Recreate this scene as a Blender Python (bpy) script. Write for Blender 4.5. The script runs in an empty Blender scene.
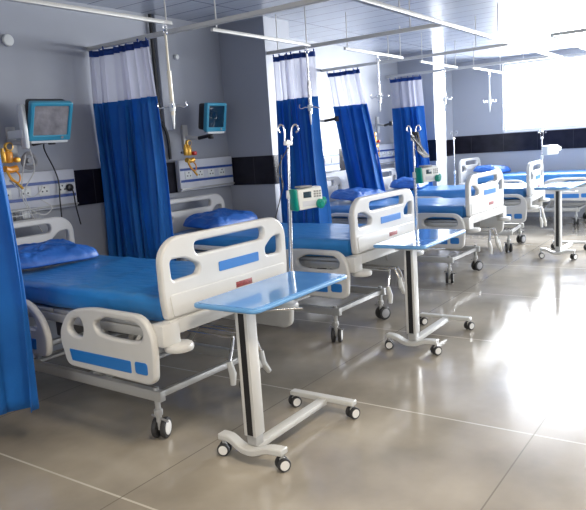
import bpy, bmesh, math, random
from mathutils import Vector, Matrix, noise
random.seed(7)
PI = math.pi
C = bpy.context.scene.collection
V = Vector

# ------------------------------------------------------------------ materials
def mat(name, col, rough=.5, metal=0, spec=.5, coat=0, emit=None, es=0):
    m = bpy.data.materials.new(name); m.use_nodes = True
    b = m.node_tree.nodes['Principled BSDF']
    b.inputs['Base Color'].default_value = (*col, 1)
    b.inputs['Roughness'].default_value = rough
    b.inputs['Metallic'].default_value = metal
    b.inputs['Specular IOR Level'].default_value = spec
    b.inputs['Coat Weight'].default_value = coat
    if emit:
        b.inputs['Emission Color'].default_value = (*emit, 1)
        b.inputs['Emission Strength'].default_value = es
    return m
def nd(m, t, **k):
    n = m.node_tree.nodes.new(t)
    for a, v in k.items(): setattr(n, a, v)
    return n
def ln(m, a, b): m.node_tree.links.new(a, b)
def bsdf(m): return m.node_tree.nodes['Principled BSDF']
def vary(m, c1, c2, scale=4, detail=5, bump=0, bscale=60, rough=None, stretch=(1, 1, 1)):
    """object-space noise between two colours of the thing itself, plus bump"""
    g = nd(m, 'ShaderNodeNewGeometry'); mp = nd(m, 'ShaderNodeMapping')
    mp.inputs['Scale'].default_value = stretch
    ln(m, g.outputs['Position'], mp.inputs['Vector'])
    n = nd(m, 'ShaderNodeTexNoise'); n.inputs['Scale'].default_value = scale; n.inputs['Detail'].default_value = detail
    ln(m, mp.outputs[0], n.inputs['Vector'])
    r = nd(m, 'ShaderNodeValToRGB')
    r.color_ramp.elements[0].position = .3; r.color_ramp.elements[1].position = .7
    r.color_ramp.elements[0].color = (*c1, 1); r.color_ramp.elements[1].color = (*c2, 1)
    ln(m, n.outputs['Fac'], r.inputs[0]); ln(m, r.outputs[0], bsdf(m).inputs['Base Color'])
    if bump:
        n2 = nd(m, 'ShaderNodeTexNoise'); n2.inputs['Scale'].default_value = bscale
        ln(m, mp.outputs[0], n2.inputs['Vector'])
        bp = nd(m, 'ShaderNodeBump'); bp.inputs['Strength'].default_value = bump; bp.inputs['Distance'].default_value = .01
        ln(m, n2.outputs['Fac'], bp.inputs['Height']); ln(m, bp.outputs[0], bsdf(m).inputs['Normal'])
    return m

M = {}
M['white_plastic'] = vary(mat('white_plastic', (.60, .60, .58), .32, coat=.15), (.575, .57, .55), (.63, .625, .605), 3)
M['blue_panel'] = mat('blue_panel', (.02, .17, .50), .35)
M['red_plate'] = vary(mat('red_plate', (.12, .003, .006), .5), (.11, .002, .005), (.34, .05, .05), 55, 2, stretch=(1, 1, 3))
M['steel'] = mat('painted_steel', (.46, .46, .45), .35, .3)
M['pale_steel'] = mat('pale_powder_coat', (.60, .595, .57), .34, .1)
M['chrome'] = mat('chrome', (.75, .75, .76), .16, 1)
M['dark_metal'] = mat('dark_metal', (.10, .10, .11), .45, .5)
M['black_plastic'] = mat('black_plastic', (.012, .012, .014), .4)
M['rubber'] = mat('rubber', (.03, .03, .032), .6)
M['grey_hub'] = mat('grey_hub', (.30, .30, .31), .4)
M['white_hub'] = mat('white_hub', (.82, .81, .78), .35)
M['sheet'] = vary(mat('blue_sheet', (.02, .2, .5), .36, spec=.8, coat=.2), (.018, .175, .47), (.03, .225, .56), 3, 4, bump=.8, bscale=7, stretch=(3, 1, 1))
M['pillow'] = vary(mat('blue_pillow', (.01, .1, .4), .5, spec=.6), (.007, .085, .36), (.013, .13, .48), 8, 4, bump=.9, bscale=12)
M['laminate'] = vary(mat('blue_laminate', (.10, .28, .60), .14, spec=.5, coat=.35), (.09, .26, .56), (.13, .32, .64), 5)
M['laminate_edge'] = mat('blue_laminate_edge', (.13, .33, .62), .3)
M['gold'] = mat('brass_gold', (.75, .42, .06), .35, .4)
M['orange'] = mat('orange_plastic', (.85, .33, .02), .35)
M['cream_rod'] = mat('cream_rod', (.80, .74, .60), .35, .1)
M['green'] = mat('green_plastic', (.0, .26, .20), .3)
M['device_white'] = mat('device_white', (.78, .80, .78), .35)
M['blue_bezel'] = mat('turquoise_bezel', (.03, .30, .46), .3, coat=.4)
M['cable_white'] = mat('pale_cable', (.62, .62, .6), .4)
M['red_dot'] = mat('red_button', (.6, .03, .03), .4)
M['glove_dark'] = mat('dark_bin', (.06, .065, .07), .5)

# monitor screens under crinkled plastic wrap
def screen(name, c1, c2):
    m = mat(name, c1, .12, coat=.8)
    vary(m, c1, c2, 9, 3, bump=.9, bscale=14); return m
M['screen_pale'] = screen('screen_wrapped', (.20, .19, .21), (.38, .37, .39))
M['screen_dark'] = screen('screen_off', (.008, .03, .05), (.015, .05, .075))

# cloth
def cloth(name, c1, c2, transl=.25):
    m = mat(name, c1, .6, spec=.3)
    vary(m, c1, c2, 3, 3, bump=.15, bscale=40)
    bsdf(m).inputs['Sheen Weight'].default_value = .08
    t = nd(m, 'ShaderNodeBsdfTranslucent'); t.inputs['Color'].default_value = (*[min(1, c * 1.6) for c in c2], 1)
    mx = nd(m, 'ShaderNodeMixShader'); mx.inputs[0].default_value = transl
    out = m.node_tree.nodes['Material Output']
    ln(m, bsdf(m).outputs[0], mx.inputs[1]); ln(m, t.outputs[0], mx.inputs[2]); ln(m, mx.outputs[0], out.inputs['Surface'])
    return m
M['curtain'] = cloth('blue_curtain', (.008, .12, .42), (.014, .17, .54), .22)
M['header'] = cloth('navy_header', (.008, .04, .22), (.012, .06, .28), .1)
m = mat('mesh_netting', (.62, .62, .72), .8, spec=.1)
t = nd(m, 'ShaderNodeBsdfTranslucent'); t.inputs['Color'].default_value = (.66, .67, .78, 1)
tr = nd(m, 'ShaderNodeBsdfTransparent')
m1 = nd(m, 'ShaderNodeMixShader'); m1.inputs[0].default_value = .45
m2 = nd(m, 'ShaderNodeMixShader'); m2.inputs[0].default_value = .42
ln(m, bsdf(m).outputs[0], m1.inputs[1]); ln(m, t.outputs[0], m1.inputs[2])
ln(m, m1.outputs[0], m2.inputs[1]); ln(m, tr.outputs[0], m2.inputs[2])
ln(m, m2.outputs[0], m.node_tree.nodes['Material Output'].inputs['Surface'])
M['netting'] = m

# setting materials
M['wall'] = vary(mat('painted_wall', (.36, .38, .42), .45), (.335, .355, .405), (.36, .38, .43), 1.2, 3, bump=.03, bscale=30)
def grid(m, sx, sy, ox, oy, axes, width, joint, tile_nodes=None):
    """mortar-like joints from world position; axes picks two of xyz"""
    g = nd(m, 'ShaderNodeNewGeometry'); s = nd(m, 'ShaderNodeSeparateXYZ'); ln(m, g.outputs['Position'], s.inputs[0])
    facs = []
    for ax, per, off in ((axes[0], sx, ox), (axes[1], sy, oy)):
        if not per: continue
        a = nd(m, 'ShaderNodeMath', operation='ADD'); a.inputs[1].default_value = -off + per * 100
        ln(m, s.outputs[ax], a.inputs[0])
        d = nd(m, 'ShaderNodeMath', operation='DIVIDE'); d.inputs[1].default_value = per; ln(m, a.outputs[0], d.inputs[0])
        f = nd(m, 'ShaderNodeMath', operation='FRACT'); ln(m, d.outputs[0], f.inputs[0])
        p = nd(m, 'ShaderNodeMath', operation='PINGPONG'); p.inputs[1].default_value = .5; ln(m, f.outputs[0], p.inputs[0])
        l = nd(m, 'ShaderNodeMath', operation='LESS_THAN'); l.inputs[1].default_value = width / per / 2; ln(m, p.outputs[0], l.inputs[0])
        facs.append(l.outputs[0])
    if len(facs) == 2:
        mx = nd(m, 'ShaderNodeMath', operation='MAXIMUM'); ln(m, facs[0], mx.inputs[0]); ln(m, facs[1], mx.inputs[1]); fac = mx.outputs[0]
    else: fac = facs[0]
    return fac
def joint_over(m, fac, joint, amount=1.0, bump=0):
    b = bsdf(m); src = b.inputs['Base Color'].links[0].from_socket if b.inputs['Base Color'].links else None
    mix = nd(m, 'ShaderNodeMix', data_type='RGBA')
    sc = nd(m, 'ShaderNodeMath', operation='MULTIPLY'); sc.inputs[1].default_value = amount
    ln(m, fac, sc.inputs[0]); ln(m, sc.outputs[0], mix.inputs[0])
    if src: ln(m, src, mix.inputs[6])
    else: mix.inputs[6].default_value = b.inputs['Base Color'].default_value
    mix.inputs[7].default_value = (*joint, 1)
    ln(m, mix.outputs[2], b.inputs['Base Color'])
m = vary(mat('floor_tile', (.3, .27, .23), .13, spec=.7, coat=.0), (.24, .213, .175), (.41, .365, .295), 1.6, 12)
n = nd(m, 'ShaderNodeTexNoise'); n.inputs['Scale'].default_value = 2.2; n.inputs['Detail'].default_value = 6
gg = nd(m, 'ShaderNodeNewGeometry'); ln(m, gg.outputs['Position'], n.inputs['Vector'])
mr = nd(m, 'ShaderNodeMapRange'); mr.inputs[1].default_value = .35; mr.inputs[2].default_value = .7; mr.inputs[3].default_value = .09; mr.inputs[4].default_value = .15
ln(m, n.outputs['Fac'], mr.inputs[0]); ln(m, mr.outputs[0], bsdf(m).inputs['Roughness'])
joint_over(m, grid(m, 1.47, 0, 3.31, 0, (0, 1), .012, None), (.62, .58, .50), .8)
joint_over(m, grid(m, 1.47, 0, .89, 0, (1, 0), .007, None), (.16, .14, .11), .8)
n3 = nd(m, 'ShaderNodeTexNoise'); n3.inputs['Scale'].default_value = 5; n3.inputs['Detail'].default_value = 4
ln(m, gg.outputs['Position'], n3.inputs['Vector'])
bp = nd(m, 'ShaderNodeBump'); bp.inputs['Strength'].default_value = .06; bp.inputs['Distance'].default_value = .01
ln(m, n3.outputs['Fac'], bp.inputs['Height']); ln(m, bp.outputs[0], bsdf(m).inputs['Normal'])
M['floor'] = m
m = mat('ceiling_panel', (.50, .54, .62), .27, spec=.5)
vary(m, (.46, .50, .58), (.52, .56, .64), .8, 2)
joint_over(m, grid(m, .1, 0, 5.8, 0, (0, 1), .010, None), (.38, .42, .5), .5)
joint_over(m, grid(m, .305, 2.44, 5.78, 4.1, (0, 1), .014, None), (.10, .11, .15), .9)
M['ceiling'] = m
m = vary(mat('dark_wall_tile', (.010, .010, .017), .2, spec=.25), (.007, .007, .013), (.016, .015, .024), 6)
M['band'] = m
m2_ = vary(mat('dark_wall_tile_jointed', (.010, .010, .017), .2, spec=.25), (.007, .007, .013), (.016, .015, .024), 6)
joint_over(m2_, grid(m2_, .6, .6, .2, .2, (0, 1), .006, None), (.05, .05, .06), .8)
M['console'] = vary(mat('console_panel', (.62, .64, .70), .35), (.60, .62, .68), (.68, .70, .75), 5)
M['console_blue'] = mat('console_blue', (.02, .07, .30), .4)
M['frame'] = mat('window_frame', (.72, .73, .75), .4)
m = bpy.data.materials.new('window_glass'); m.use_nodes = True
b = m.node_tree.nodes; b.remove(b['Principled BSDF'])
gl = nd(m, 'ShaderNodeBsdfGlossy'); gl.inputs['Roughness'].default_value = .03
tr = nd(m, 'ShaderNodeBsdfTransparent'); fr = nd(m, 'ShaderNodeFresnel'); fr.inputs[0].default_value = 1.3
mx = nd(m, 'ShaderNodeMixShader'); ln(m, fr.outputs[0], mx.inputs[0]); ln(m, tr.outputs[0], mx.inputs[1]); ln(m, gl.outputs[0], mx.inputs[2])
ln(m, mx.outputs[0], b['Material Output'].inputs['Surface']); M['glass'] = m
M['lamp'] = mat('lamp_diffuser', (.9, .9, .9), .5, emit=(1, .93, .82), es=6)

# ------------------------------------------------------------------ mesh helpers
def curve_plate(outline, holes, th, bev, mapf):
    """flat plate with holes and softly rounded edges; returns verts, faces"""
    cu = bpy.data.curves.new('tmp', 'CURVE'); cu.dimensions = '2D'; cu.fill_mode = 'BOTH'
    cu.extrude = max(.0005, th / 2 - bev); cu.bevel_depth = bev; cu.bevel_resolution = 2; cu.offset = -bev
    for loop in [outline] + list(holes):
        s = cu.splines.new('POLY'); s.points.add(len(loop) - 1); s.use_cyclic_u = True
        for p, q in zip(s.points, loop): p.co = (q[0], q[1], 0, 1)
    o = bpy.data.objects.new('tmp', cu); C.objects.link(o)
    dg = bpy.context.evaluated_depsgraph_get(); me = bpy.data.meshes.new_from_object(o.evaluated_get(dg))
    vs = [mapf(v.co) for v in me.vertices]; fs = [tuple(p.vertices) for p in me.polygons]
    bpy.data.objects.remove(o); bpy.data.curves.remove(cu); bpy.data.meshes.remove(me)
    return vs, fs
def rounded(pts, r, n=5):
    out = []; N = len(pts)
    rs = r if isinstance(r, (list, tuple)) else [r] * N
    for i in range(N):
        a, b, c = V(pts[i - 1]), V(pts[i]), V(pts[(i + 1) % N])
        d1 = (a - b); d2 = (c - b); k = min(rs[i], d1.length * .49, d2.length * .49)
        p1 = b + d1.normalized() * k; p2 = b + d2.normalized() * k
        for j in range(n + 1):
            t = j / n
            q = p1 * (1 - t) ** 2 + b * 2 * t * (1 - t) + p2 * t * t
            out.append((q.x, q.y))
    return out

class MB:
    def __init__(s): s.v = []; s.f = []
    def raw(s, vs, fs):
        k = len(s.v); s.v += [V(v) for v in vs]; s.f += [tuple(i + k for i in f) for f in fs]; return s
    def bm(s, b):
        b.verts.index_update()
        vs = [v.co.copy() for v in b.verts]; fs = [tuple(v.index for v in f.verts) for f in b.faces]
        b.free(); return s.raw(vs, fs)
    def box(s, c, d, bev=0, rz=0, rx=0, ry=0, seg=2):
        b = bmesh.new(); bmesh.ops.create_cube(b, size=1)
        bmesh.ops.scale(b, vec=d, verts=b.verts)
        if bev: bmesh.ops.bevel(b, geom=list(b.edges), offset=min(bev, min(d) * .48), segments=seg, profile=.5, affect='EDGES')
        R = Matrix.Rotation(rz, 4, 'Z') @ Matrix.Rotation(ry, 4, 'Y') @ Matrix.Rotation(rx, 4, 'X')
        bmesh.ops.transform(b, matrix=Matrix.Translation(c) @ R, verts=b.verts)
        return s.bm(b)
    def bx(s, x0, x1, y0, y1, z0, z1, bev=0):
        return s.box(((x0 + x1) / 2, (y0 + y1) / 2, (z0 + z1) / 2), (abs(x1 - x0), abs(y1 - y0), abs(z1 - z0)), bev)
    def tube(s, pts, r, n=10, closed=False):
        pts = [V(p) for p in pts]; N = len(pts); rs = r if isinstance(r, (list, tuple)) else [r] * N
        vs = []; fs = []; t0 = None; up = None
        for i, p in enumerate(pts):
            if closed: t = (pts[(i + 1) % N] - pts[i - 1]).normalized()
            else: t = (pts[min(i + 1, N - 1)] - pts[max(i - 1, 0)]).normalized()
            if up is None:
                up = V((0, 0, 1)) if abs(t.z) < .9 else V((1, 0, 0))
                up = (up - t * up.dot(t)).normalized()
            else:
                up = (up - t * up.dot(t))
                up = up.normalized() if up.length > 1e-6 else t.orthogonal().normalized()
            w = t.cross(up)
            for k in range(n):
                a = 2 * PI * k / n; vs.append(p + (up * math.cos(a) + w * math.sin(a)) * rs[i])
        for i in range(N if closed else N - 1):
            j = (i + 1) % N
            for k in range(n):
                k2 = (k + 1) % n; fs.append((i * n + k, i * n + k2, j * n + k2, j * n + k))
        if not closed:
            fs.append(tuple(reversed(range(n)))); fs.append(tuple((N - 1) * n + k for k in range(n)))
        return s.raw(vs, fs)
    def cyl(s, a, b, r, n=16, bev=0):
        a, b = V(a), V(b)
        if bev:
            d = (b - a).normalized()
            return s.tube([a, a + d * bev * .3, a + d * bev, b - d * bev, b - d * bev * .3, b], [r - bev, r - bev * .3, r, r, r - bev * .3, r - bev], n)
        return s.tube([a, b], r, n)
    def plate(s, outline, holes, th, bev, mapf): return s.raw(*curve_plate(outline, holes, th, bev, mapf))
    def build(s, name, material, parent=None, sharp=35):
        me = bpy.data.meshes.new(name); me.from_pydata([tuple(v) for v in s.v], [], s.f); me.update()
        b = bmesh.new(); b.from_mesh(me); bmesh.ops.recalc_face_normals(b, faces=b.faces); b.to_mesh(me); b.free()
        me.polygons.foreach_set('use_smooth', [True] * len(me.polygons))
        try: me.set_sharp_from_angle(angle=math.radians(sharp))
        except Exception: pass
        me.materials.append(M[material] if isinstance(material, str) else material)
        o = bpy.data.objects.new(name, me); C.objects.link(o)
        if parent: o.parent = parent
        return o

def smooth_path(pts, n=6):
    pts = [V(p) for p in pts]; out = []
    for i in range(len(pts) - 1):
        p0 = pts[max(i - 1, 0)]; p1 = pts[i]; p2 = pts[i + 1]; p3 = pts[min(i + 2, len(pts) - 1)]
        for k in range(n):
            t = k / n
            out.append(.5 * ((2 * p1) + (-p0 + p2) * t + (2 * p0 - 5 * p1 + 4 * p2 - p3) * t * t + (-p0 + 3 * p1 - 3 * p2 + p3) * t ** 3))
    out.append(pts[-1]); return out
def tag(o, label, cat, group=None, kind=None):
    o['label'] = label; o['category'] = cat
    if group: o['group'] = group
    if kind: o['kind'] = kind
    return o
def thing(name, label, cat, loc=(0, 0, 0), rz=0, group=None):
    o = bpy.data.objects.new(name, None); C.objects.link(o); o.empty_display_size = .1
    o.location = loc; o.rotation_euler = (0, 0, rz); return tag(o, label, cat, group)
def struct(name, mb, material, parent=None):
    o = mb.build(name, material, parent); 
    if not parent: o['kind'] = 'structure'
    return o
def dup(root, loc, rz, label):
    def cp(o, par):
        c = o.copy(); C.objects.link(c); c.parent = par
        for ch in list(o.children): cp(ch, c)
        return c
    r = cp(root, None); r.location = loc; r.rotation_euler = (0, 0, rz); r['label'] = label
    return r
def local(root, p):
    """point of a thing's own space to the room's"""
    a = root.rotation_euler.z; c, s = math.cos(a), math.sin(a)
    return V((root.location.x + p[0] * c - p[1] * s, root.location.y + p[0] * s + p[1] * c, p[2] + root.location.z))

# ------------------------------------------------------------------ room
X0, X1, Y0, Y1, HC = -3.0, 12.3, -3.2, 4.75, 2.86
struct('floor', MB().bx(X0 - .2, X1 + .2, Y0 - .2, Y1 + .2, -.1, 0), 'floor')
struct('ceiling', MB().bx(X0 - .2, X1 + .2, Y0 - .2, Y1 + .2, HC, HC + .1), 'ceiling')
struct('wall_back', MB().bx(X0 - .2, X1 + .2, Y1, Y1 + .2, 0, HC), 'wall')
# far wall with its window
WY0, WY1, WZ0, WZ1 = -2.6, 3.80, 1.53, 2.76
w = MB()
w.bx(X1, X1 + .2, Y0, WY0, 0, HC); w.bx(X1, X1 + .2, WY1, Y1, 0, HC)
w.bx(X1, X1 + .2, WY0, WY1, 0, WZ0); w.bx(X1, X1 + .2, WY0, WY1, WZ1, HC)
struct('wall_far', w, 'wall')
def window(n, axis, pos, a0, a1, z0, z1, npane, inward):
    f = MB(); g = MB(); t = .05
    def bar(u0, u1, v0, v1, mb, d0, d1):
        if axis == 'x': mb.bx(pos + d0, pos + d1, u0, u1, v0, v1)
        else: mb.bx(u0, u1, pos + d0, pos + d1, v0, v1)
    bar(a0, a1, z0, z0 + t, f, .06, .12); bar(a0, a1, z1 - t, z1, f, .06, .12)
    for k in range(npane + 1):
        u = a0 + (a1 - a0) * k / npane
        bar(max(a0, u - t / 2), min(a1, u + t / 2), z0 + t, z1 - t, f, .06, .12)
    o = f.build('window_%d' % n, 'frame'); o['kind'] = 'structure'
    bar(a0 + .01, a1 - .01, z0 + .01, z1 - .01, g, .085, .09)
    g.build('window_pane', 'glass', o)
window(1, 'x', X1, WY0, WY1, WZ0, WZ1, 2, -1)
# wall behind and beside the camera, each with windows
w = MB(); w.bx(X0, 5.6, Y0 - .2, Y0, 0, HC); w.bx(12.0, X1, Y0 - .2, Y0, 0, HC)
w.bx(5.6, 12.0, Y0 - .2, Y0, 0, .9); w.bx(5.6, 12.0, Y0 - .2, Y0, 2.5, HC)
struct('wall_front', w, 'wall')
w = MB(); w.bx(X0 - .2, X0, Y0, -1.5, 0, HC); w.bx(X0 - .2, X0, 3.0, Y1, 0, HC)
w.bx(X0 - .2, X0, -1.5, 3.0, 0, .9); w.bx(X0 - .2, X0, -1.5, 3.0, 2.3, HC)
window(3, 'x', X0 - .2, -1.5, 3.0, .9, 2.3, 4, 1)
window(2, 'y', Y0 - .2, 5.6, 12.0, .9, 2.5, 6, 1)
struct('wall_near', w, 'wall')
# projecting pillars between the bays
P1 = (5.65, 6.10); P2 = (9.98, 10.42)
for a, b in (P1, P2):
    struct('wall_pillar', MB().bx(a, b, 4.15, Y1 + .01, 0, HC), 'wall')
# dark tile band
BZ0, BZ1 = 1.17, 1.47
def band(n, mb): struct('trim_%d' % n, mb, m2_)
band(1, MB().bx(X0, P1[0], Y1 - .012, Y1, BZ0, BZ1))
band(2, MB().bx(P1[1], P2[0], Y1 - .012, Y1, BZ0, BZ1))
band(3, MB().bx(P2[1], X1, Y1 - .012, Y1, BZ0, BZ1))
band(4, MB().bx(P1[0] - .012, P1[0], 4.138, Y1 - .012, BZ0, BZ1))
band(5, MB().bx(P1[0], P1[1], 4.138, 4.15, BZ0, BZ1))
band(6, MB().bx(P2[0] - .012, P2[0], 4.138, Y1 - .012, BZ0, BZ1 + .03))
band(7, MB().bx(X1 - .012, X1, Y0, Y1 - .012, 1.19, 1.52))

# conduits on the wall
o = MB().tube(smooth_path([(4.64, 4.72, HC - .005), (4.64, 4.72, 1.95), (4.655, 4.72, 1.86), (4.72, 4.72, 1.74), (4.73, 4.72, 1.5)], 4), .016, 8).build('wall_conduit', 'black_plastic')
tag(o, 'black pipe running down the wall and bending above the second headwall panel', 'pipe')
o = MB().bx(4.695, 4.80, 4.71, 4.748, 1.78, HC - .003, .004).build('wall_trunking', M['wall'])
tag(o, 'grey painted cable trunking beside the black pipe on the wall', 'trunking')
for x, y, z, r, lab in ((3.14, 4.75, 2.49, .045, 'round white wall fitting high on the wall left of the first curtain'),
                        (4.96, 4.75, 2.49, .026, 'small round white wall fitting above the second monitor')):
    t_ = MB().cyl((x, y - .035, z), (x, y - .002, z), r, 20, .01).build('wall_fitting', 'device_white'); tag(t_, lab, 'wall fitting')

# ------------------------------------------------------------------ headwall consoles
def console(x0, x1, label, loc_group='bed head service panels on the wall'):
    t = thing('service_panel', label, 'service panel', ((x0 + x1) / 2, Y1, 1.32), 0, loc_group)
    w = (x1 - x0); a = -w / 2
    def L(mb, n, m_, p=t): return mb.build(n, m_, p)
    L(MB().bx(a, -a, -.07, -.015, -.145, .165, .008), 'panel_body', 'console')
    for z in (.07, -.045): L(MB().bx(a + .01, -a - .01, -.073, -.069, z - .012, z + .012), 'blue_stripe', 'console_blue')
    k = 0; x = a + .12
    while x < -a - .1:
        f = L(MB().bx(x - .05, x + .05, -.079, -.070, -.025, .05, .004), 'socket_plate', 'device_white')
        d = MB()
        for dx, dz in ((-.02, .0), (.02, .0), (0, .03)): d.cyl((x + dx, -.082, .005 + dz), (x + dx, -.078, .005 + dz), .007, 8)
        d.build('socket_hole', 'black_plastic', f)
        x += .17; k += 1
    L(MB().bx(a, -a, -.085, -.07, -.13, -.115, .003), 'medical_rail', 'steel')
    return t
console(1.6, 3.56, 'pale service panel with blue stripes on the wall above the first bed head')
console(4.80, 5.62, 'pale service panel with blue stripes below the second monitor')
console(6.25, 7.9, 'pale service panel between the second and third curtains')
console(8.6, 9.7, 'pale service panel between the third and fourth curtains')

# ------------------------------------------------------------------ curtain rails
ZR = 2.50
rod_m = 'pale_steel'
def rail(pts, label, rods, name='curtain_rail', cat='curtain rail', m_='pale_steel', wdt=.042, h=.034):
    a, b = V(pts[0]), V(pts[1]); mid = (a + b) / 2; d = b - a; ang = math.atan2(d.y, d.x)
    t = thing(name, label, cat, (mid.x, mid.y, mid.z), ang)
    MB().box((0, 0, 0), (d.length, wdt, h), .004).build('rail_profile', m_, t)
    for s in rods:
        x = -d.length / 2 + s
        MB().cyl((x, 0, h / 2 - .002), (x, 0, HC - mid.z - .001), .0055, 8).build('hanger_rod', m_, t)
    return t
FY = 2.25   # line of the long front rail
rail(((1.95, 1.5, ZR), (1.95, Y1 - .003, ZR)), 'white curtain rail above the blue curtain at the left edge', (.4, 1.4))
rail(((3.91, FY - 1.4, ZR - .015), (3.91, Y1 - .003, ZR - .015)), 'white curtain rail above the first hanging curtain, crossing the ceiling at the left', (1.0,))
rail(((5.69, FY + .02, ZR), (5.69, 4.148, ZR)), 'white curtain rail above the second hanging curtain', (.3, 1.75))
rail(((7.68, FY + .02, ZR), (7.68, Y1 - .003, ZR)), 'white curtain rail above the third hanging curtain', (.4, 1.5))
rail(((9.56, FY + .02, ZR), (9.56, Y1 - .003, ZR)), 'white curtain rail above the fourth hanging curtain, furthest from the camera', (.4, 1.5))
rail(((3.2, FY, ZR), (9.9, FY, ZR)), 'long white rail under the ceiling joining the ends of the curtain rails', (1.6, 3.95, 5.0), m_='steel')
rail(((7.42, .6, ZR), (7.42, 1.78, ZR)), 'short white rail under the ceiling at the top right corner', (1.1,))
rail(((7.42, 1.78, ZR), (10.5, 1.78, ZR)), 'white rail under the ceiling crossing above the far window', (1.5,), m_='steel')

# ------------------------------------------------------------------ IV tracks and hanging rods
def iv_track(x0, x1, y, label):
    rail(((x0, y, ZR), (x1, y, ZR)), label, (.06, x1 - x0 - .05), 'drip_track', 'ceiling track', 'pale_steel', .028, .028)
iv_track(2.2, 3.73, 3.58, 'white drip track under the ceiling over the first bed')
iv_track(4.18, 5.60, 3.58, 'white drip track under the ceiling over the second bed')
iv_track(6.15, 7.52, 3.51, 'white drip track under the ceiling over the third bed')
iv_track(8.15, 9.42, 3.56, 'white drip track under the ceiling over the fourth bed')
iv_track(9.75, 11.1, 3.45, 'white drip track under the ceiling before the far window')
def drip_hanger(x, y, label, rod='chrome', zb=1.72, lowhook=True):
    t = thing('drip_hanger', label, 'drip hanger', (x, y, ZR - .016), 0, 'hanging drip rods')
    z = 0
    # ring links at the top
    for k in range(2):
        ring = [(.018 * math.cos(a) if k % 2 == 0 else 0, 0 if k % 2 == 0 else .018 * math.cos(a), -.02 - .034 * k + .018 * math.sin(a)) for a in [2 * PI * i / 14 for i in range(14)]]
        MB().tube(ring, .004, 6, True).build('ring', 'chrome', t)
    MB().cyl((0, 0, -.065), (0, 0, -.33), .009, 10).build('upper_rod', rod, t)
    MB().cyl((0, 0, -.33), (0, 0, zb - ZR + .1), .016, 12).build('lower_rod', rod, t)
    zc = zb - ZR + .16
    MB().cyl((0, 0, zc - .03), (0, 0, zc + .03), .022, 12, .004).build('collar', 'device_white', t)
    for k in range(4):
        a = PI / 4 + k * PI / 2; c, s = math.cos(a), math.sin(a)
        pts = smooth_path([(0, 0, zc), (c * .05, s * .05, zc + .006), (c * .085, s * .085, zc - .006), (c * .105, s * .105, zc + .010), (c * .10, s * .10, zc + .035)], 4)
        MB().tube(pts, .005, 6).build('hook', 'chrome', t)
    MB().tube([(0, 0, zc - .03), (0, 0, zc - .1), (0, 0, zc - .16)], [.014, .010, .004], 8).build('tip', 'device_white', t)
    return t
drip_hanger(3.66, 3.58, 'cream telescopic drip rod hanging right of the first curtain', 'cream_rod', 1.75)
drip_hanger(5.54, 3.58, 'steel drip rod hanging in front of the second curtain', 'chrome', 1.76)
drip_hanger(6.88, 3.51, 'steel drip rod hanging between the third and fourth curtains', 'chrome', 1.88)
drip_hanger(8.93, 3.56, 'steel drip rod hanging in front of the far pillar', 'chrome', 1.9)
drip_hanger(10.50, 3.45, 'white drip rod hanging left of the far window', 'device_white', 1.88)

# ------------------------------------------------------------------ curtains
def curtain(x, yt0, yt1, yb0, yb1, zb, label, waves=6, amp=.05, zt=2.455, zs=2.02, hem=0, seed=0, xs=0):
    """pleated curtain in the plane X=x; far end y?1, near end y?0; netting above, blue cloth below"""
    t = thing('hospital_curtain', label, 'curtain', (x, (yt0 + yt1) / 2, zt), 0, 'hospital privacy curtains')
    rnd = random.Random(seed); ph = [rnd.uniform(-.5, .5) for _ in range(waves + 3)]; am = [rnd.uniform(.55, 1.35) for _ in range(waves + 3)]
    yc = (yt0 + yt1) / 2; nu = waves * 14
    def pt(u, z):
        k = (zt - z) / (zt - zb)
        y = (yt0 + (yt1 - yt0) * u) * (1 - k) + (yb0 + (yb1 - yb0) * u) * k
        i = u * waves + .22 * math.sin(5.3 * u * PI + seed) + .12 * math.sin(11 * u * PI + seed * 2 + k)
        i = min(max(i, 0), waves); j = min(int(i), waves); f = i - j; a = am[j] * (1 - f) + am[j + 1] * f; p = ph[j] * (1 - f) + ph[j + 1] * f
        A = 1.3 * amp * a * (.55 + .6 * k)
        X = A * (math.sin(2 * PI * i + p * (1 + k)) + .28 * math.sin(4.6 * PI * i + 2 * p + 2 * k)) + xs * k + .012 * math.sin(5 * u + 7 * k + seed)
        y += A * .35 * math.sin(4 * PI * i + p * 2)
        return V((X, y - yc, z - zt))
    def sheet(z0, z1, nz, th, name, m_):
        mb = MB(); vs = []; fs = []
        for r in range(nz + 1):
            z = z0 + (z1 - z0) * r / nz
            for c in range(nu + 1): vs.append(pt(c / nu, z))
        for r in range(nz):
            for c in range(nu):
                a = r * (nu + 1) + c; fs.append((a, a + 1, a + nu + 2, a + nu + 1))
        mb.raw(vs, fs); o = mb.build(name, m_, t, 80)
        if th:
            md = o.modifiers.new('thick', 'SOLIDIFY'); md.thickness = th; md.offset = 0
        return o
    sheet(zt, zt - .05, 2, .006, 'header_tape', 'header')
    sheet(zt - .05, zs, 8, 0, 'netting', 'netting')
    sheet(zs, zb, 26, .004, 'cloth_panel', 'curtain')
    for k in range(waves + 1):
        p = pt(min(1, (k + .25) / waves), zt)
        MB().box((p.x, p.y, .010), (.014, .012, .030), .003).build('curtain_hook', 'header', t)
    return t
curtain(1.95, 3.17, 4.3, 3.17, 4.4, .21, 'blue curtain at the left edge, nearest the camera, bottom hem in view', 7, .06, seed=3)
curtain(3.90, 4.00, 4.70, 3.93, 4.70, .35, 'blue curtain with white netting top behind the nearest bed, between two monitors', 8, .05, seed=5)
curtain(5.69, 3.60, 4.08, 3.52, 4.10, .35, 'blue curtain with white netting top directly behind the nearer pump stand', 6, .05, seed=8)
curtain(7.68, 4.18, 4.66, 3.80, 4.32, .35, 'blue curtain slanting towards its hem, between the second and fourth hanging curtains', 5, .05, seed=11)
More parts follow.
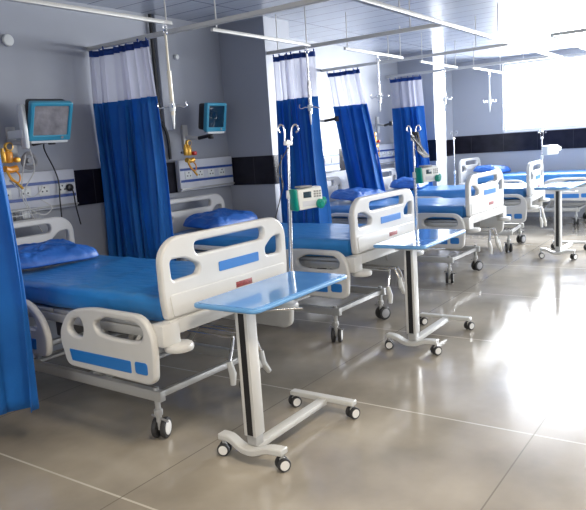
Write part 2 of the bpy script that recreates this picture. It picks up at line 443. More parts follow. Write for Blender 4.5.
curtain(9.56, 4.18, 4.68, 4.0, 4.60, .30, 'blue curtain with white netting top nearest the far pillar', 5, .038, seed=14)

# ------------------------------------------------------------------ bed
GB = 'hospital beds in a row'
def bed_proto():
    t = thing('hospital_bed', '', 'bed', (0, 0, 0), 0, GB)
    W = .505
    mp = lambda y: (lambda p: V((p[0], y + p[2], p[1])))
    def end_board(y, z_up, name, low):
        out = rounded([(-.49, low), (-.505, .84 + z_up), (-.505, 1.07 + z_up), (-.42, 1.145 + z_up), (.42, 1.145 + z_up), (.505, 1.07 + z_up), (.505, .84 + z_up), (.49, low)],
                      [.02, .1, .12, .12, .12, .12, .1, .02])
        slot = rounded([(-.27, 1.10 + z_up), (.30, 1.10 + z_up), (.30, 1.03 + z_up), (-.26, 1.03 + z_up)], .033)
        lw = rounded([(-.445, 1.035 + z_up), (-.34, 1.03 + z_up), (-.235, .975 + z_up), (-.25, .93 + z_up), (-.44, .925 + z_up)], .028)
        rw = rounded([(.455, 1.035 + z_up), (.375, 1.03 + z_up), (.30, .975 + z_up), (.31, .93 + z_up), (.45, .925 + z_up)], .028)
        o = MB().plate(out, [slot, lw, rw], .045, .012, mp(y)).build(name, 'white_plastic', t)
        return o
    fb = end_board(0, 0, 'footboard', .735)
    MB().plate(rounded([(-.10, .965), (.235, .965), (.235, .912), (-.10, .912)], .008), [], .012, .002, mp(-.020)).build('blue_insert', 'blue_panel', fb)
    MB().box((.09, -.0235, .812), (.14, .008, .034), .002).build('red_name_plate', 'red_plate', fb)
    MB().plate(rounded([(-.47, .86), (.47, .86), (.455, .745), (-.455, .745)], .02), [], .012, .004, mp(-.021)).build('raised_panel', 'white_plastic', fb)
    end_board(2.12, -.015, 'headboard', .60)
    # crossbar under each board with corner bumpers
    for y, s in ((0.0, -1), (2.08, 1)):
        cb = MB().bx(-.49, .49, y - .03, y + .03, .655, .735, .012).build('end_crossbar', 'white_plastic', t)
        for sx in (-1, 1):
            MB().bx(sx * .49 - .06, sx * .49 + .06 , y - .035, y + .06, .61, .725, .012).build('corner_block', 'white_plastic', cb)
            MB().cyl((sx * .45, y + s * .035, .575), (sx * .45, y + s * .035, .615), .075, 24, .014).build('bumper', 'white_plastic', cb)
    # platform
    pf = MB()
    for sx in (-1, 1): pf.bx(sx * .44 - .02, sx * .44 + .02, .03, 2.05, .615, .665, .004)
    for y in (.3, .8, 1.3, 1.8): pf.bx(-.42, .42, y - .02, y + .02, .62, .66, .004)
    pf.build('platform_frame', 'steel', t)
    for i, (a, b) in enumerate(((.05, .60), (.62, 1.02), (1.04, 1.30), (1.32, 2.04))):
        MB().bx(-.45, .45, a, b, .667, .690, .006).build('deck_section', 'steel', t)
    # base
    bs = MB()
    for sx in (-1, 1): bs.bx(sx * .37 - .02, sx * .37 + .02, .22, 1.90, .225, .285, .005)
    for y in (1.80, .9): bs.bx(-.37, .37, y - .02, y + .02, .235, .275, .004)
    bs.bx(-.37, .37, .25, .285, .235, .27, .004)
    bs.build('base_frame', 'steel', t)
    for y0, y1 in ((.45, .75), (1.75, 1.45)):
        a = MB()
        for sx in (-1, 1):
            a.tube([(sx * .30, y0, .62), (sx * .32, y1, .27)], .02, 8)
        a.cyl((-.34, y0, .625), (.34, y0, .625), .016, 10); a.cyl((-.36, y1, .27), (.36, y1, .27), .016, 10)
        a.build('lifting_arm', 'steel', t)
    for x, y0, y1 in ((0, .25, 1.1), (-.15, .25, .9), (.15, .25, 1.25)):
        a = MB(); a.cyl((x, y0, .56), (x, y1, .50), .013, 10); a.cyl((x, y1 - .25, .515), (x, y1, .50), .024, 12)
        a.build('screw_jack', 'dark_metal', t)
    MB().bx(-.40, .40, 1.0, 1.1, .50, .61, .01).build('pivot_beam', 'dark_metal', t)
    # casters
    for cx, cy, k in ((-.37, .27, 0), (.37, .27, 0), (-.37, 1.85, 1), (.37, 1.85, 1)):
        c = MB(); c.cyl((cx, cy, .10), (cx, cy, .30), .016, 12); c.cyl((cx, cy, .14), (cx, cy, .175), .025, 12, .004)
        c.cyl((cx, cy, .055), (cx, cy, .145), .013, 12, .003)
        c = c.build('caster', 'steel', t)
        MB().tube([(cx - .0, cy + .055, .13), (cx, cy - .07, .115)], .007, 6).build('brake_pedal', 'grey_hub', c)
        for s in (-1, 1):
            an = {(-1, 0): -1.15, (1, 0): -2.0, (-1, 1): -.4, (1, 1): -2.6}[(1 if cx > 0 else -1, k)]
            d = V((math.cos(an), math.sin(an), 0)); ct = V((cx, cy, .06)) - d.cross(V((0, 0, 1))) * .02
            pa = ct + d * (s * .012); pb = ct + d * (s * .040)
            w_ = MB().cyl(pa, pb, .058, 28, .007).build('wheel', 'rubber', c)
            MB().cyl(pb - d * (s * .004), pb + d * (s * .003), .040, 24, .002).build('hub_cap', 'white_hub' if s > 0 and cx < 0 else 'grey_hub', w_)
    # cranks under the foot end
    for x, d, tz in ((.08, -.06, .0), (.20, .05, .03), (.28, .07, -.02)):
        c = MB(); c.cyl((x, .30, .55), (x, -.075, .545), .009, 10)
        c.tube([(x, -.07, .545), (x + d * .4, -.08, .50), (x + d, -.085, .42 + tz)], .011, 8)
        c = c.build('crank', 'chrome', t)
        MB().tube([(x + d, -.085, .43 + tz), (x + d * .9, -.10, .36 + tz), (x + d * 1.3 + .02, -.10, .30 + tz)], [.016, .021, .015], 10).build('crank_grip', 'pale_steel', c)
    # side rails
    mpx = lambda x: (lambda p: V((x + p[2], p[0], p[1])))
    for sx in (-1, 1):
        x = sx * .565
        o1 = rounded([(.015, .445), (.0, .60), (.01, .70), (.08, .775), (.50, .780), (.70, .74), (.79, .60), (.74, .425), (.06, .415)], [.05, .08, .06, .09, .12, .10, .06, .05, .04])
        h1 = rounded([(.66, .605), (.70, .64), (.655, .70), (.575, .715), (.555, .67), (.57, .605)], .03)
        h2 = rounded([(.085, .645), (.07, .70), (.12, .735), (.36, .74), (.46, .70), (.44, .645), (.34, .63), (.16, .63)], .035)
        r = MB().plate(o1, [h1, h2], .042, .013, mpx(x)).build('foot_side_rail', 'white_plastic', t)
        xo = x + sx * .0195
        MB().plate(rounded([(.185, .528), (.70, .528), (.685, .462), (.185, .462)], .008), [], .008, .002, mpx(xo)).build('blue_insert', 'blue_panel', r)
        MB().plate(rounded([(.06, .532), (.155, .532), (.155, .468), (.06, .468)], .018), [], .008, .002, mpx(xo)).build('blue_badge', 'blue_panel', r)
        o2 = rounded([(.93, .44), (.905, .56), (.96, .68), (1.08, .765), (1.58, .775), (1.70, .70), (1.72, .50), (1.66, .43)], [.04, .08, .09, .10, .10, .08, .06, .04])
        i1 = rounded([(1.0, .60), (1.02, .67), (1.10, .725), (1.30, .73), (1.30, .60)], .03)
        i2 = rounded([(1.36, .60), (1.36, .73), (1.56, .735), (1.65, .68), (1.65, .60)], .03)
        r2 = MB().plate(o2, [i1, i2], .042, .013, mpx(x)).build('head_side_rail', 'white_plastic', t)
        MB().plate(rounded([(1.02, .54), (1.62, .54), (1.60, .475), (1.03, .475)], .008), [], .008, .002, mpx(xo)).build('blue_insert', 'blue_panel', r2)
        for ys in ((.25, .55), (1.15, 1.50)):
            for y in ys: MB().tube([(sx * .44, y, .63), (sx * .50, y + .02, .56), (x - sx * .015, y + .03, .50)], .012, 8).build('rail_hinge', 'steel', t)
    return t
bed0 = bed_proto()

def mattress_proto():
    b = MB(); nx, ny = 20, 60; vs = []; fs = []
    hw, L0, L1, zb, zt = .455, .04, 2.035, .695, .835
    def prof(a, n=7):   # cross-section going round
        out = []
        r = .045
        for cxx, czz, a0 in ((hw - r, zt - r, 0), (-hw + r, zt - r, PI / 2), (-hw + r, zb + r, PI), (hw - r, zb + r, 1.5 * PI)):
            for k in range(n + 1):
                an = a0 + (PI / 2) * k / n; out.append((cxx + r * math.cos(an), czz + r * math.sin(an)))
            if a0 == 0:
                for k in range(1, 16): out.append((hw - r - (2 * hw - 2 * r) * k / 16, zt))
        return out
    P = prof(0); n = len(P)
    ys = [L0 + (L1 - L0) * k / ny for k in range(ny + 1)]
    rings = []
    for i, y in enumerate(ys):
        e = min(y - L0, L1 - y); sh = 0 if e > .04 else .045 * (1 - math.sqrt(max(0, 1 - (1 - e / .04) ** 2)))
        ring = []
        for (px, pz) in P:
            zz = pz; xx = px
            if sh: xx *= (1 - sh / hw); zz = zb + .07 + (pz - zb - .07) * (1 - sh / .075)
            nz = noise.noise(V((px * 5, y * 3, pz * 5))) * .006 + noise.noise(V((px * 1.5 + 9, y * 9, 3))) * .004
            cr = 1 - abs(noise.noise(V((px * 1.6 + y * .8, y * 2.6 - px, 7)))) * 3.2
            if zz > zt - .03: zz += nz + max(0, cr - .5) * .012
            else: xx += nz * 1.6 * (1 if px > 0 else -1)
            ring.append(len(vs)); vs.append((xx, y, zz))
        rings.append(ring)
    for i in range(ny):
        for k in range(n):
            k2 = (k + 1) % n; fs.append((rings[i][k], rings[i][k2], rings[i + 1][k2], rings[i + 1][k]))
    fs.append(tuple(rings[0])); fs.append(tuple(reversed(rings[-1])))
    b.raw(vs, fs); o = b.build('mattress', 'sheet', None, 50)
    return o
matt0 = mattress_proto()
def pillow_proto():
    b = bmesh.new(); bmesh.ops.create_uvsphere(b, u_segments=96, v_segments=48, radius=1)
    for v in b.verts:
        x, y, z = v.co
        f = lambda a, p: math.copysign(abs(a) ** p, a)
        X = f(x, .42); Y = f(y, .42)
        e = max(abs(X), abs(Y)); th = .092 * (1 - .3 * e ** 3)
        w1 = noise.noise(V((X * 2.2, Y * 2.2, 1))) * .022
        rg = 1 - abs(noise.noise(V((X * 4 + Y * 2, Y * 2.2 - X, 4)))) * 2
        w2 = max(0, rg - .55) * .030
        pin = 1 - .05 * (1 - min(abs(X), abs(Y))) * e ** 2
        v.co = (X * .36 * pin, Y * .235 * pin, f(z, 1.05) * th * (1 if z > 0 else .28) + ((w1 + w2) * min(1, z * 2.5) if z > 0 else 0))
    o = MB().bm(b).build('pillow', 'pillow', None, 80)
    return o
pil0 = pillow_proto()

# foot-centre x, foot y, rotation, labels
beds = [
 (2.745, 2.372, math.radians(-1.9), 'nearest white hospital bed with its footboard behind the nearest blue overbed table'),
 (4.665, 2.385, math.radians(-1), 'white hospital bed second from the camera, behind the second overbed table'),
 (6.93, 2.34, math.radians(-2), 'white hospital bed in the middle of the row, third from the camera'),
 (8.95, 2.36, math.radians(5), 'white hospital bed fourth from the camera, next to the furthest overbed table'),
 (11.55, 2.05, 0, 'white hospital bed furthest from the camera, cut off by the right edge'),
]
mlab = ['blue sheeted mattress on the nearest bed', 'blue sheeted mattress on the second bed from the camera',
        'blue sheeted mattress on the third bed, in the middle of the row', 'glossy blue mattress on the fourth bed from the camera',
        'blue mattress on the furthest bed at the right edge']
plab = ['crumpled blue pillow at the head of the nearest bed', 'dark blue pillow right of the first hanging curtain on the second bed',
        'shiny blue pillow between the second and third curtains', 'blue pillow left of the fourth curtain', 'bright blue pillow on the furthest bed, right of the far pillar']
bed_objs = []
for i, (x, y, a, lab) in enumerate(beds):
    if i == 0: b = bed0; b.location = (x, y, 0); b.rotation_euler = (0, 0, a); b['label'] = lab
    else: b = dup(bed0, (x, y, 0), a, lab)
    bed_objs.append(b)
    if i == 0:
        for n_, ch in enumerate([c for c in b.children if c.name.startswith('crank')]): ch.location.x = -.17 - .03 * n_
    m_ = matt0 if i == 0 else matt0.copy()
    if i: C.objects.link(m_)
    m_.location = (x, y, 0); m_.rotation_euler = (0, 0, a); tag(m_, mlab[i], 'mattress', 'blue mattresses on the beds')
    p_ = pil0 if i == 0 else pil0.copy()
    if i: C.objects.link(p_)
    q = local(b, ((-.02, .05, .10, .0, .05)[i], (1.74, 1.76, 1.62, 1.72, 1.74)[i], .886)); p_.location = q
    p_.rotation_euler = (math.radians(4), math.radians((1.5, -1, 2, -1.5, 2)[i]), a + math.radians((-4, 3, -5, 6, -8)[i]))
    tag(p_, plab[i], 'pillow', 'blue pillows on the beds')

# ------------------------------------------------------------------ overbed tables
def table_proto():
    t = thing('overbed_table', '', 'table', (0, 0, 0), 0, 'blue topped overbed tables')
    mz = lambda z: (lambda p: V((p[0], p[1], z + p[2])))
    out = rounded([(-.105, -.15), (.765, -.15), (.765, .26), (-.105, .26)], .05, 6)
    top = MB().plate(out, [], .022, .008, mz(.787)).build('tabletop', 'laminate_edge', t)
    inn = rounded([(-.088, -.133), (.748, -.133), (.748, .243), (-.088, .243)], .04, 6)
    MB().plate(inn, [], .006, .0015, mz(.7975)).build('top_surface', 'laminate', top)
    MB().bx(-.05, .34, -.03, .10, .757, .776, .004).build('top_bracket', 'pale_steel', t)
    # column: outer sleeve with a dark slot on the -X side
    cw, cd = .038, .037
    c = MB(); c.bx(-cw + .006, cw, -cd, cd, .135, .765, .006)
    c.bx(-cw, -cw + .007, -cd, -.018, .135, .765, .002); c.bx(-cw, -cw + .007, .018, cd, .135, .765, .002)
    c.build('column_sleeve', 'pale_steel', t)
    MB().bx(-cw + .001, -cw + .008, -.018, .018, .14, .76).build('dark_slot', 'black_plastic', t)
    MB().bx(-.028, .030, -.030, .030, .085, .14, .004).build('inner_column', 'steel', t)
    # handle lever
    h = MB(); h.tube([(.03, -.02, .752), (.12, -.08, .742), (.26, -.16, .725)], .0055, 8)
    h.build('height_lever', 'chrome', t)
    # wavy near foot
    def foot(x, pts, w, hz, name):
        pts = smooth_path(pts, 6); vs = []; fs = []
        for p in pts:
            for dx, dz in ((-w, -hz), (w, -hz), (w, hz), (-w, hz)): vs.append((x + dx + p.x, p.y, p.z + dz))
        n = len(pts)
        for i in range(n - 1):
            for k in range(4):
                k2 = (k + 1) % 4; fs.append((i * 4 + k, i * 4 + k2, (i + 1) * 4 + k2, (i + 1) * 4 + k))
        fs.append((3, 2, 1, 0)); fs.append(tuple((n - 1) * 4 + k for k in range(4)))
        o = MB().raw(vs, fs).build(name, 'pale_steel', t, 30)
        bv = o.modifiers.new('soft', 'BEVEL'); bv.width = .006; bv.segments = 2; bv.limit_method = 'ANGLE'
        return o
    foot(-.03, [(0, .20, .105), (0, .13, .100), (-.01, .05, .070), (-.015, -.03, .068), (-.005, -.11, .092), (0, -.20, .096)], .030, .016, 'curved_foot')
    foot(.66, [(0, .23, .088), (0, 0, .088), (0, -.20, .088)], .026, .014, 'cross_foot')
    MB().bx(-.01, .64, -.028 + .0, .028, .058, .092, .006).build('base_beam', 'pale_steel', t)
    for i, (cx, cy) in enumerate(((-.03, .185), (-.03, -.185), (.66, .215), (.66, -.185))):
        a = (-2.75, -2.15, -2.1, -2.0)[i]
        c_ = MB(); c_.cyl((cx, cy, .03), (cx, cy, .078), .009, 8); c_.box((cx, cy, .045), (.018, .03, .035), .005, a); c_ = c_.build('caster', 'pale_steel', t)
        d = V((math.cos(a), math.sin(a), 0)); ctr = V((cx, cy, .034))
        for s in (-1, 1):
            p0 = ctr + d * (s * .009); p1 = ctr + d * (s * .029)
            w_ = MB().cyl(p0, p1, .0335, 24, .005).build('wheel', 'rubber', c_)
            MB().cyl(p1 - d * s * .003, p1 + d * s * .0015, .024, 22).build('hub_cap', 'white_hub', w_)
    return t
tab0 = table_proto()
tabs = [(2.432, 2.02, 0, 1.02, 'blue topped overbed table on casters nearest the camera, in front of the nearest bed'),
        (4.355, 2.03, math.radians(.3), 1.0, 'blue topped overbed table in the middle, before the second bed'),
        (8.27, 1.92, math.radians(-1), 1.08, 'overbed table furthest away at the right, standing in bright window light')]
for i, (x, y, a, s, lab) in enumerate(tabs):
    if i == 0: o = tab0; o.location = (x, y, 0); o['label'] = lab; o.rotation_euler.z = a
    else: o = dup(tab0, (x, y, 0), a, lab)
    o.scale = (1, 1, s)

# ------------------------------------------------------------------ IV poles
def iv_pole(x, y, z0, z1, label, socket=True, base=False):
    t = thing('drip_stand', label, 'drip stand', (x, y, z0), 0)
    H = z1 - z0
    MB().cyl((0, 0, 0), (0, 0, H * .62), .014, 14).build('lower_tube', 'chrome', t)
    MB().cyl((0, 0, H * .60), (0, 0, H - .10), .009, 12).build('upper_tube', 'chrome', t)
    MB().cyl((0, 0, H * .60 - .02), (0, 0, H * .60 + .03), .02, 12, .004).build('lock_collar', 'device_white', t)
    MB().box((0, 0, H - .12), (.07, .025, .028), .006).build('hook_block', 'device_white', t)
    for k, (dx, dy) in enumerate(((-.6, .6), (.65, -.65))):
        pts = smooth_path([(dx * .03, dy * .02, H - .115), (dx * .03, dy * .02, H - .05), (dx * .04, dy * .035, H - .015), (dx * .065, dy * .055, H - .01), (dx * .08, dy * .065, H - .04), (dx * .06, dy * .05, H - .055)], 5)
        MB().tube(pts, .0055, 8).build('hook', 'chrome', t)
    if base:
        for k in range(5):
            a = 2 * PI * k / 5
            l = MB(); l.tube([(0, 0, .10), (math.cos(a) * .24, math.sin(a) * .24, .07)], .012, 8); l = l.build('base_leg', 'chrome', t)
            MB().cyl((math.cos(a) * .24 - .012, math.sin(a) * .24, .031), (math.cos(a) * .24 + .012, math.sin(a) * .24, .031), .03, 14, .004).build('wheel', 'rubber', l)
    return t
def pump(x, y, z, rz, label):
    """infusion pump clamped on a stand, front faces -Y before rotation"""
    t = thing('infusion_pump', label, 'infusion pump', (x, y, z), rz, 'infusion pumps on drip stands')
    MB().box((.03, -.06, 0), (.20, .10, .135), .014, ry=math.radians(-4)).build('pump_body', 'device_white', t)
    MB().box((-.082, -.06, -.005), (.026, .10, .145), .012, ry=math.radians(-4)).build('green_end', 'green', t)
    MB().bx(-.03, .035, -.1135, -.108, .005, .045, .002).build('display', 'screen_dark', t)
    kp = MB()
    for i in range(3):
        for j in range(3): kp.bx(.055 + i * .022, .070 + i * .022, -.1135, -.108, .005 + j * .016, .016 + j * .016)
    kp.build('keypad', 'grey_hub', t)
    MB().bx(-.04, .11, -.1125, -.108, -.050, -.015, .002).build('syringe_window', 'console', t)
    k = MB(); k.cyl((.10, -.105, -.04), (.10, -.14, -.04), .032, 18, .006); k.cyl((.10, -.14, -.04), (.10, -.15, -.04), .018, 12); k.build('green_knob', 'green', t)
    k = MB(); k.cyl((.145, -.06, -.03), (.175, -.06, -.03), .028, 18, .006); k.build('side_knob', 'green', t)
    MB().bx(-.05, .05, -.105, -.02, .070, .082, .004).build('carry_handle', 'grey_hub', t)
    t.scale = (.86, .86, .95)
    MB().box((.0, 0, 0), (.05, .05, .05), .008).build('pole_clamp', 'black_plastic', t)
    return t
def cables(name, paths, label, m_, r=.004, cat='cable'):
    mb = MB()
    for p in paths: mb.tube(smooth_path(p, 6), r, 6)
    o = mb.build(name, m_); return tag(o, label, cat)
st = iv_pole(3.37, 2.405, .59, 1.69, 'steel drip stand with two hooks at the corner of the nearest footboard')
st.rotation_euler = (.036, .025, 0)
pump(3.457, 2.350, 1.225, math.radians(-28), 'white and green infusion pump on the drip stand beside the nearest footboard')
iv_pole(5.30, 2.40, .59, 1.66, 'steel drip stand tangled with cables at the corner of the second footboard')
pump(5.37, 2.365, 1.235, math.radians(-30), 'white and green infusion pump on the drip stand beyond the second footboard')
iv_pole(9.565, 2.43, .59, 1.55, 'pale drip stand at the corner of the fourth footboard, below the far window')
t = thing('vital_signs_monitor', 'white box-shaped device on the drip stand below the far window', 'medical device', (9.61, 2.40, 1.26), math.radians(-30))
MB().box((.06, -.03, 0), (.22, .12, .13), .02).build('body', 'device_white', t)
MB().box((.20, -.03, .01), (.08, .08, .06), .015).build('side_handle', 'device_white', t)
MB().cyl((-.08, -.03, .27), (-.08, .03, .27), .02, 10).build('clamp', 'device_white', t)
iv_pole(9.98, 3.85, 0, 1.62, 'pale drip stand standing in front of the far pillar', base=True)
cables('cable_bundle', [[(5.30 + .02 * math.cos(k * 1.3), 2.385 + .02 * math.sin(k), 1.60), (5.30 - .05 + .02 * k, 2.36, 1.52 - .01 * k), (5.28 + .03 * math.sin(k * 2.1), 2.35, 1.44), (5.36 + .015 * k, 2.34, 1.38), (5.33 - .02 * k, 2.36, 1.48 + .01 * k), (5.30, 2.385, 1.56)] for k in range(9)],
       'dark looped cables and tubes tied round the top of the second drip stand', 'rubber', .005)
cables('drip_tube', [[(3.365, 2.345, 1.55), (3.27, 2.37, 1.42), (3.30, 2.36, 1.33), (3.26, 2.37, 1.22), (3.18, 2.36, 1.10)], [(3.335, 2.385, 1.5), (3.30, 2.37, 1.40), (3.29, 2.36, 1.30)]],
       'thin dark tubes hanging beside the pump on the first drip stand', 'black_plastic', .0035)

# ------------------------------------------------------------------ monitors on wall arms
def monitor(x, y, z, rz, tilt, scr, label, w=.30, h=.30):
    t = thing('patient_monitor', label, 'monitor', (x, y, z), rz, 'patient monitors on wall arms')
    R = Matrix.Rotation(tilt, 4, 'X')
    def B(mb, n, m_, p=t):
        mb.v = [R @ v for v in mb.v]; return mb.build(n, m_, p)
    mp_ = lambda p: V((p[0], -.03 + p[2], p[1]))
    hw, hh = w / 2, h / 2
    bz = MB().plate(rounded([(-hw, -hh), (hw, -hh), (hw, hh), (-hw, hh)], .02), [rounded([(-hw + .032, -hh + .045), (hw - .032, -hh + .045), (hw - .032, hh - .03), (-hw + .032, hh - .03)], .01)], .05, .008, mp_)
    bz = B(bz, 'blue_bezel', 'blue_bezel')
    B(MB().bx(-hw + .028, hw - .028, -.048, -.038, -hh + .040, hh - .026), 'screen', scr)
    B(MB().bx(-hw + .012, hw - .012, -.006, .085, -hh + .012, hh - .012, .02), 'rear_housing', 'black_plastic')
    B(MB().bx(-hw + .02, hw - .02, -.054, -.02, -hh - .018, -hh + .006, .005), 'front_strip', 'device_white')
    B(MB().cyl((hw - .07, -.058, -hh + .026), (hw - .07, -.052, -hh + .026), .011, 12), 'knob', 'grey_hub')
    return t
def wall_arm(x, y, z, x2, y2, label, box=True):
    """arm from the wall (x,Y1) out to (x2,y2) below a monitor"""
    t = thing('swing_bracket', label, 'wall bracket', (x, Y1, z), 0, 'swing brackets on the wall')
    MB().bx(-.035, .035, -.03, -.001, -.12, .12, .006).build('wall_plate', 'pale_steel', t)
    dx, dy = x2 - x, y2 - Y1
    MB().tube([(0, -.03, 0), (dx * .5, dy * .55, -.02)], .018, 10).build('lower_arm', 'pale_steel', t)
    MB().tube([(dx * .5, dy * .55, -.02), (dx, dy, 0)], .018, 10).build('upper_arm', 'black_plastic', t)
    MB().cyl((dx, dy, -.035), (dx, dy, .03), .028, 14, .005).build('swivel_joint', 'black_plastic', t)
    if box: MB().box((dx, dy, .045), (.10, .07, .03), .006).build('mount_plate', 'black_plastic', t)
    return t
monitor(3.17, 4.40, 1.87, math.radians(-10), math.radians(24), 'screen_pale', 'turquoise framed patient monitor with plastic-wrapped pale screen above the nearest bed head', .33, .30)
wall_arm(3.06, 4.7, 1.72, 3.22, 4.46, 'white and black wall arm carrying the pale-screened monitor at the left')
t = MB()
t.bx(2.955, 2.992, 4.40, 4.46, 1.66, 1.98, .012); t.bx(2.945, 2.975, 4.42, 4.60, 1.74, 1.80, .008)
o = t.build('monitor_module', 'device_white'); tag(o, 'upright white sensor module fixed left of the nearest monitor', 'medical device')
monitor(5.07, 4.42, 1.885, math.radians(-4), math.radians(10), 'screen_dark', 'turquoise framed patient monitor with dark screen right of the first hanging curtain', .27, .28)
wall_arm(4.98, 4.7, 1.71, 5.08, 4.48, 'dark wall arm carrying the dark-screened monitor')
wall_arm(7.32, 4.7, 1.86, 7.50, 4.45, 'black bent wall arm seen between the second and third curtains', False)
wall_arm(9.18, 4.7, 1.78, 8.95, 4.40, 'black wall arm without a monitor beside the fourth curtain', False)

# cables
cables('power_cable', [[(3.20, 4.50, 1.74), (3.23, 4.58, 1.66), (3.34, 4.64, 1.50), (3.38, 4.655, 1.38), (3.36, 4.64, 1.24), (3.37, 4.66, 1.02)]],
       'black cable hanging from the nearest monitor to below the service panel', 'black_plastic', .006)
pl = MB(); pl.cyl((3.48, 4.64, 1.335), (3.48, 4.672, 1.335), .03, 14, .006)
pl.tube(smooth_path([(3.48, 4.64, 1.335), (3.485, 4.62, 1.29), (3.50, 4.63, 1.18), (3.55, 4.66, 1.02)], 6), .006, 6)
o = pl.build('plug_and_cord', 'black_plastic'); tag(o, 'black plug with its cord at the right end of the nearest service panel', 'plug')
ring = [(3.10 + .058 * math.cos(a), 4.60 + .01 * math.sin(2 * a), 1.575 + .058 * math.sin(a)) for a in [2 * PI * k / 30 for k in range(30)]]
mb = MB(); mb.tube(ring, .013, 8, True); mb.tube([(p[0] * .82 + 3.10 * .18, p[1] - .012, p[2] * .82 + 1.575 * .18) for p in ring], .009, 8, True)
mb.cyl((3.10, 4.59, 1.575), (3.10, 4.672, 1.575), .02, 12)
o = mb.build('coiled_hose', 'grey_hub'); tag(o, 'grey hose coiled in a ring below the nearest monitor', 'hose')
cables('sensor_tubes', [[(3.05, 4.50, 1.66), (3.08, 4.52, 1.50), (3.00, 4.55, 1.36), (3.02, 4.56, 1.22), (3.14, 4.56, 1.15), (3.22, 4.56, 1.20), (3.14, 4.57, 1.27)],
                        [(3.02, 4.52, 1.62), (2.98, 4.54, 1.44), (2.97, 4.55, 1.30), (3.05, 4.55, 1.12), (3.10, 4.55, 1.02)],
                        [(2.88, 4.55, 1.44), (2.98, 4.55, 1.34), (3.06, 4.56, 1.30), (3.13, 4.56, 1.33), (3.16, 4.56, 1.38)]],
       'pale tubes looping down from the nearest monitor over the service panel', 'cable_white', .005)
# wire basket under the first panel
t = thing('wire_basket', 'small wire basket hanging under the nearest service panel', 'basket', (2.95, 4.60, 1.13))
mb = MB()
for z in (0, .04, .08): mb.tube([(-.13, -.07, z), (.13, -.07, z), (.13, .07, z), (-.13, .07, z)], .003, 6, True)
for k in range(9):
    x = -.13 + .26 * k / 8; mb.tube([(x, -.07, .08), (x, -.07, 0), (x, .07, 0), (x, .07, .08)], .002, 5)
mb.build('wire_mesh', 'steel', t)
MB().bx(-.12, .12, .07, .082, .05, .07).build('hanging_strip', 'steel', t)
for q, x in enumerate((2.88, 3.0)):
    o = MB().box((x, 4.60, 1.165), (.07, .05, .055), .01).build('supply_box', 'glove_dark' if q == 0 else 'device_white')
    tag(o, ('dark small box in the wire basket' if q == 0 else 'white small box in the wire basket'), 'box')

# gas regulators: orange and gold bodies
def regulator(x, y, z, label, m_='orange'):
    t = thing('gas_regulator', label, 'gas regulator', (x, y, z), 0, 'gas regulators on the service panels')
    MB().cyl((0, .0, .0), (0, .085, .0), .016, 12).build('inlet', 'chrome', t)
    k = MB(); k.cyl((0, 0, -.035), (0, 0, .05), .036, 18, .012); k.build('regulator_body', m_, t)
    k = MB(); k.cyl((.012, -.02, .085), (.012, .012, .085), .034, 18, .006); k.cyl((0, 0, .04), (0, 0, .06), .014, 10); k = k.build('gauge', 'gold', t)
    MB().cyl((.012, -.0225, .085), (.012, -.0195, .085), .024, 16).build('gauge_face', 'dark_metal', k)
    MB().tube(smooth_path([(-.05, -.02, -.075), (.0, -.01, -.085), (.055, -.015, -.075)], 4), .024, 10).build('side_valve', m_, t)
    k = MB(); k.tube(smooth_path([(-.04, -.02, -.08), (-.02, -.03, -.14), (.03, -.03, -.19), (.07, -.03, -.23)], 5), .010, 8); k.build('outlet_tube', 'gold', t)
    k = MB(); k.cyl((-.045, -.01, -.03), (-.045, -.01, .05), .020, 12, .004); k.cyl((-.045, -.01, .05), (-.045, -.01, .075), .012, 10); k.build('flow_tube', 'gold', t)
    k = MB(); k.cyl((.045, -.015, -.015), (.045, -.06, -.015), .020, 14, .005); k.build('control_knob', 'red_dot' if m_ == 'gold' else 'gold', t)
    k = MB(); k.tube(smooth_path([(.02, -.02, -.08), (.05, -.04, -.13), (.03, -.05, -.18), (-.02, -.04, -.16), (-.03, -.03, -.10)], 5), .006, 6); k.build('thin_hose', 'orange', t)
    return t
regulator(2.90, 4.56, 1.60, 'orange gas regulator with a gauge at the left edge beside the nearest monitor')
regulator(4.82, 4.56, 1.56, 'gold gas regulator left of the dark-screened monitor', 'gold')
regulator(8.72, 4.56, 1.55, 'gold gas regulator between the third and fourth curtains', 'gold')

LAMPS = ((1.6, .7), (2.9, -1.6), (-1.2, 1.6))
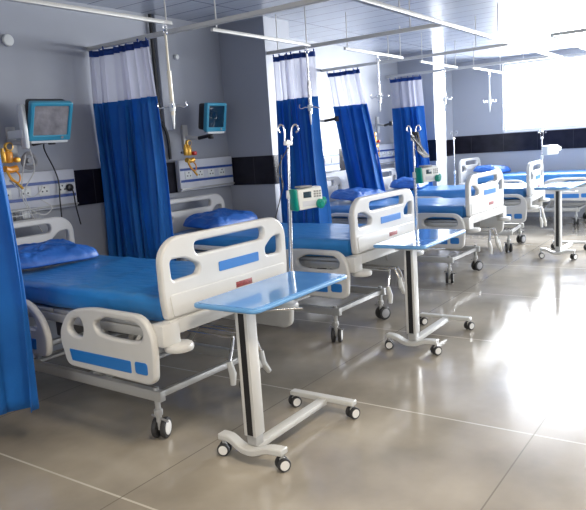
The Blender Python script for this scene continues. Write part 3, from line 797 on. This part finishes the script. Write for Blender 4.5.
# ------------------------------------------------------------------ ceiling lamps behind the camera
for i, (x, y) in enumerate(LAMPS):
    t = thing('ceiling_light', 'square ceiling light panel above the camera side of the room', 'ceiling light', (x, y, HC - .03), 0, 'ceiling light panels')
    MB().bx(-.3, .3, -.3, .3, .012, .029).build('lamp_frame', 'frame', t)
    MB().bx(-.28, .28, -.28, .28, 0, .012).build('diffuser', 'lamp', t)

# ------------------------------------------------------------------ light
def area(name, loc, rot, sx, sy, power, col):
    L = bpy.data.lights.new(name, 'AREA'); L.shape = 'RECTANGLE'; L.size = sx; L.size_y = sy; L.energy = power; L.color = col
    o = bpy.data.objects.new(name, L); C.objects.link(o); o.location = loc; o.rotation_euler = rot; return o
# daylight through the far window (points to -X) and through the window wall beside the camera (+Y)
area('daylight_far_window', (X1 + .25, (WY0 + WY1) / 2, 2.14), (0, PI / 2, 0), WZ1 - WZ0, WY1 - WY0, 1400, (.93, .96, 1.0))
area('daylight_side_window', (8.8, Y0 - .25, 1.7), (PI / 2, 0, 0), 6.3, 1.5, 210, (.95, .97, 1.0))
area('daylight_near_window', (X0 - .25, .75, 1.6), (0, -PI / 2, 0), 1.4, 4.5, 50, (1, .97, .92))
for i, (x, y) in enumerate(LAMPS):
    area('ceiling_lamp', (x, y, HC - .035), (0, 0, 0), .55, .55, (52, 32, 28)[i], (1, .87, .68))

wd = bpy.data.worlds.new('sky'); bpy.context.scene.world = wd; wd.use_nodes = True
bg = wd.node_tree.nodes['Background']; bg.inputs[0].default_value = (.92, .96, 1, 1); bg.inputs[1].default_value = 2

# ------------------------------------------------------------------ camera
cam = bpy.data.cameras.new('camera'); co = bpy.data.objects.new('camera', cam); C.objects.link(co)
cam.sensor_width = 36; cam.lens = 663.87 * 36 / 586; cam.clip_start = .05
r0 = V((0.56543659, -0.82210152, -0.06656244)); r1 = V((0.17070008, 0.03768702, 0.98460204)); r2 = V((0.80693429, 0.56809223, -0.16164242))
co.matrix_world = Matrix(((r0.x, r1.x, -r2.x, 0), (r0.y, r1.y, -r2.y, 0), (r0.z, r1.z, -r2.z, 1.55), (0, 0, 0, 1)))
sc = bpy.context.scene; sc.camera = co
sc.view_settings.view_transform = 'Standard'; sc.view_settings.look = 'None'; sc.view_settings.gamma = 1; sc.view_settings.exposure = .12
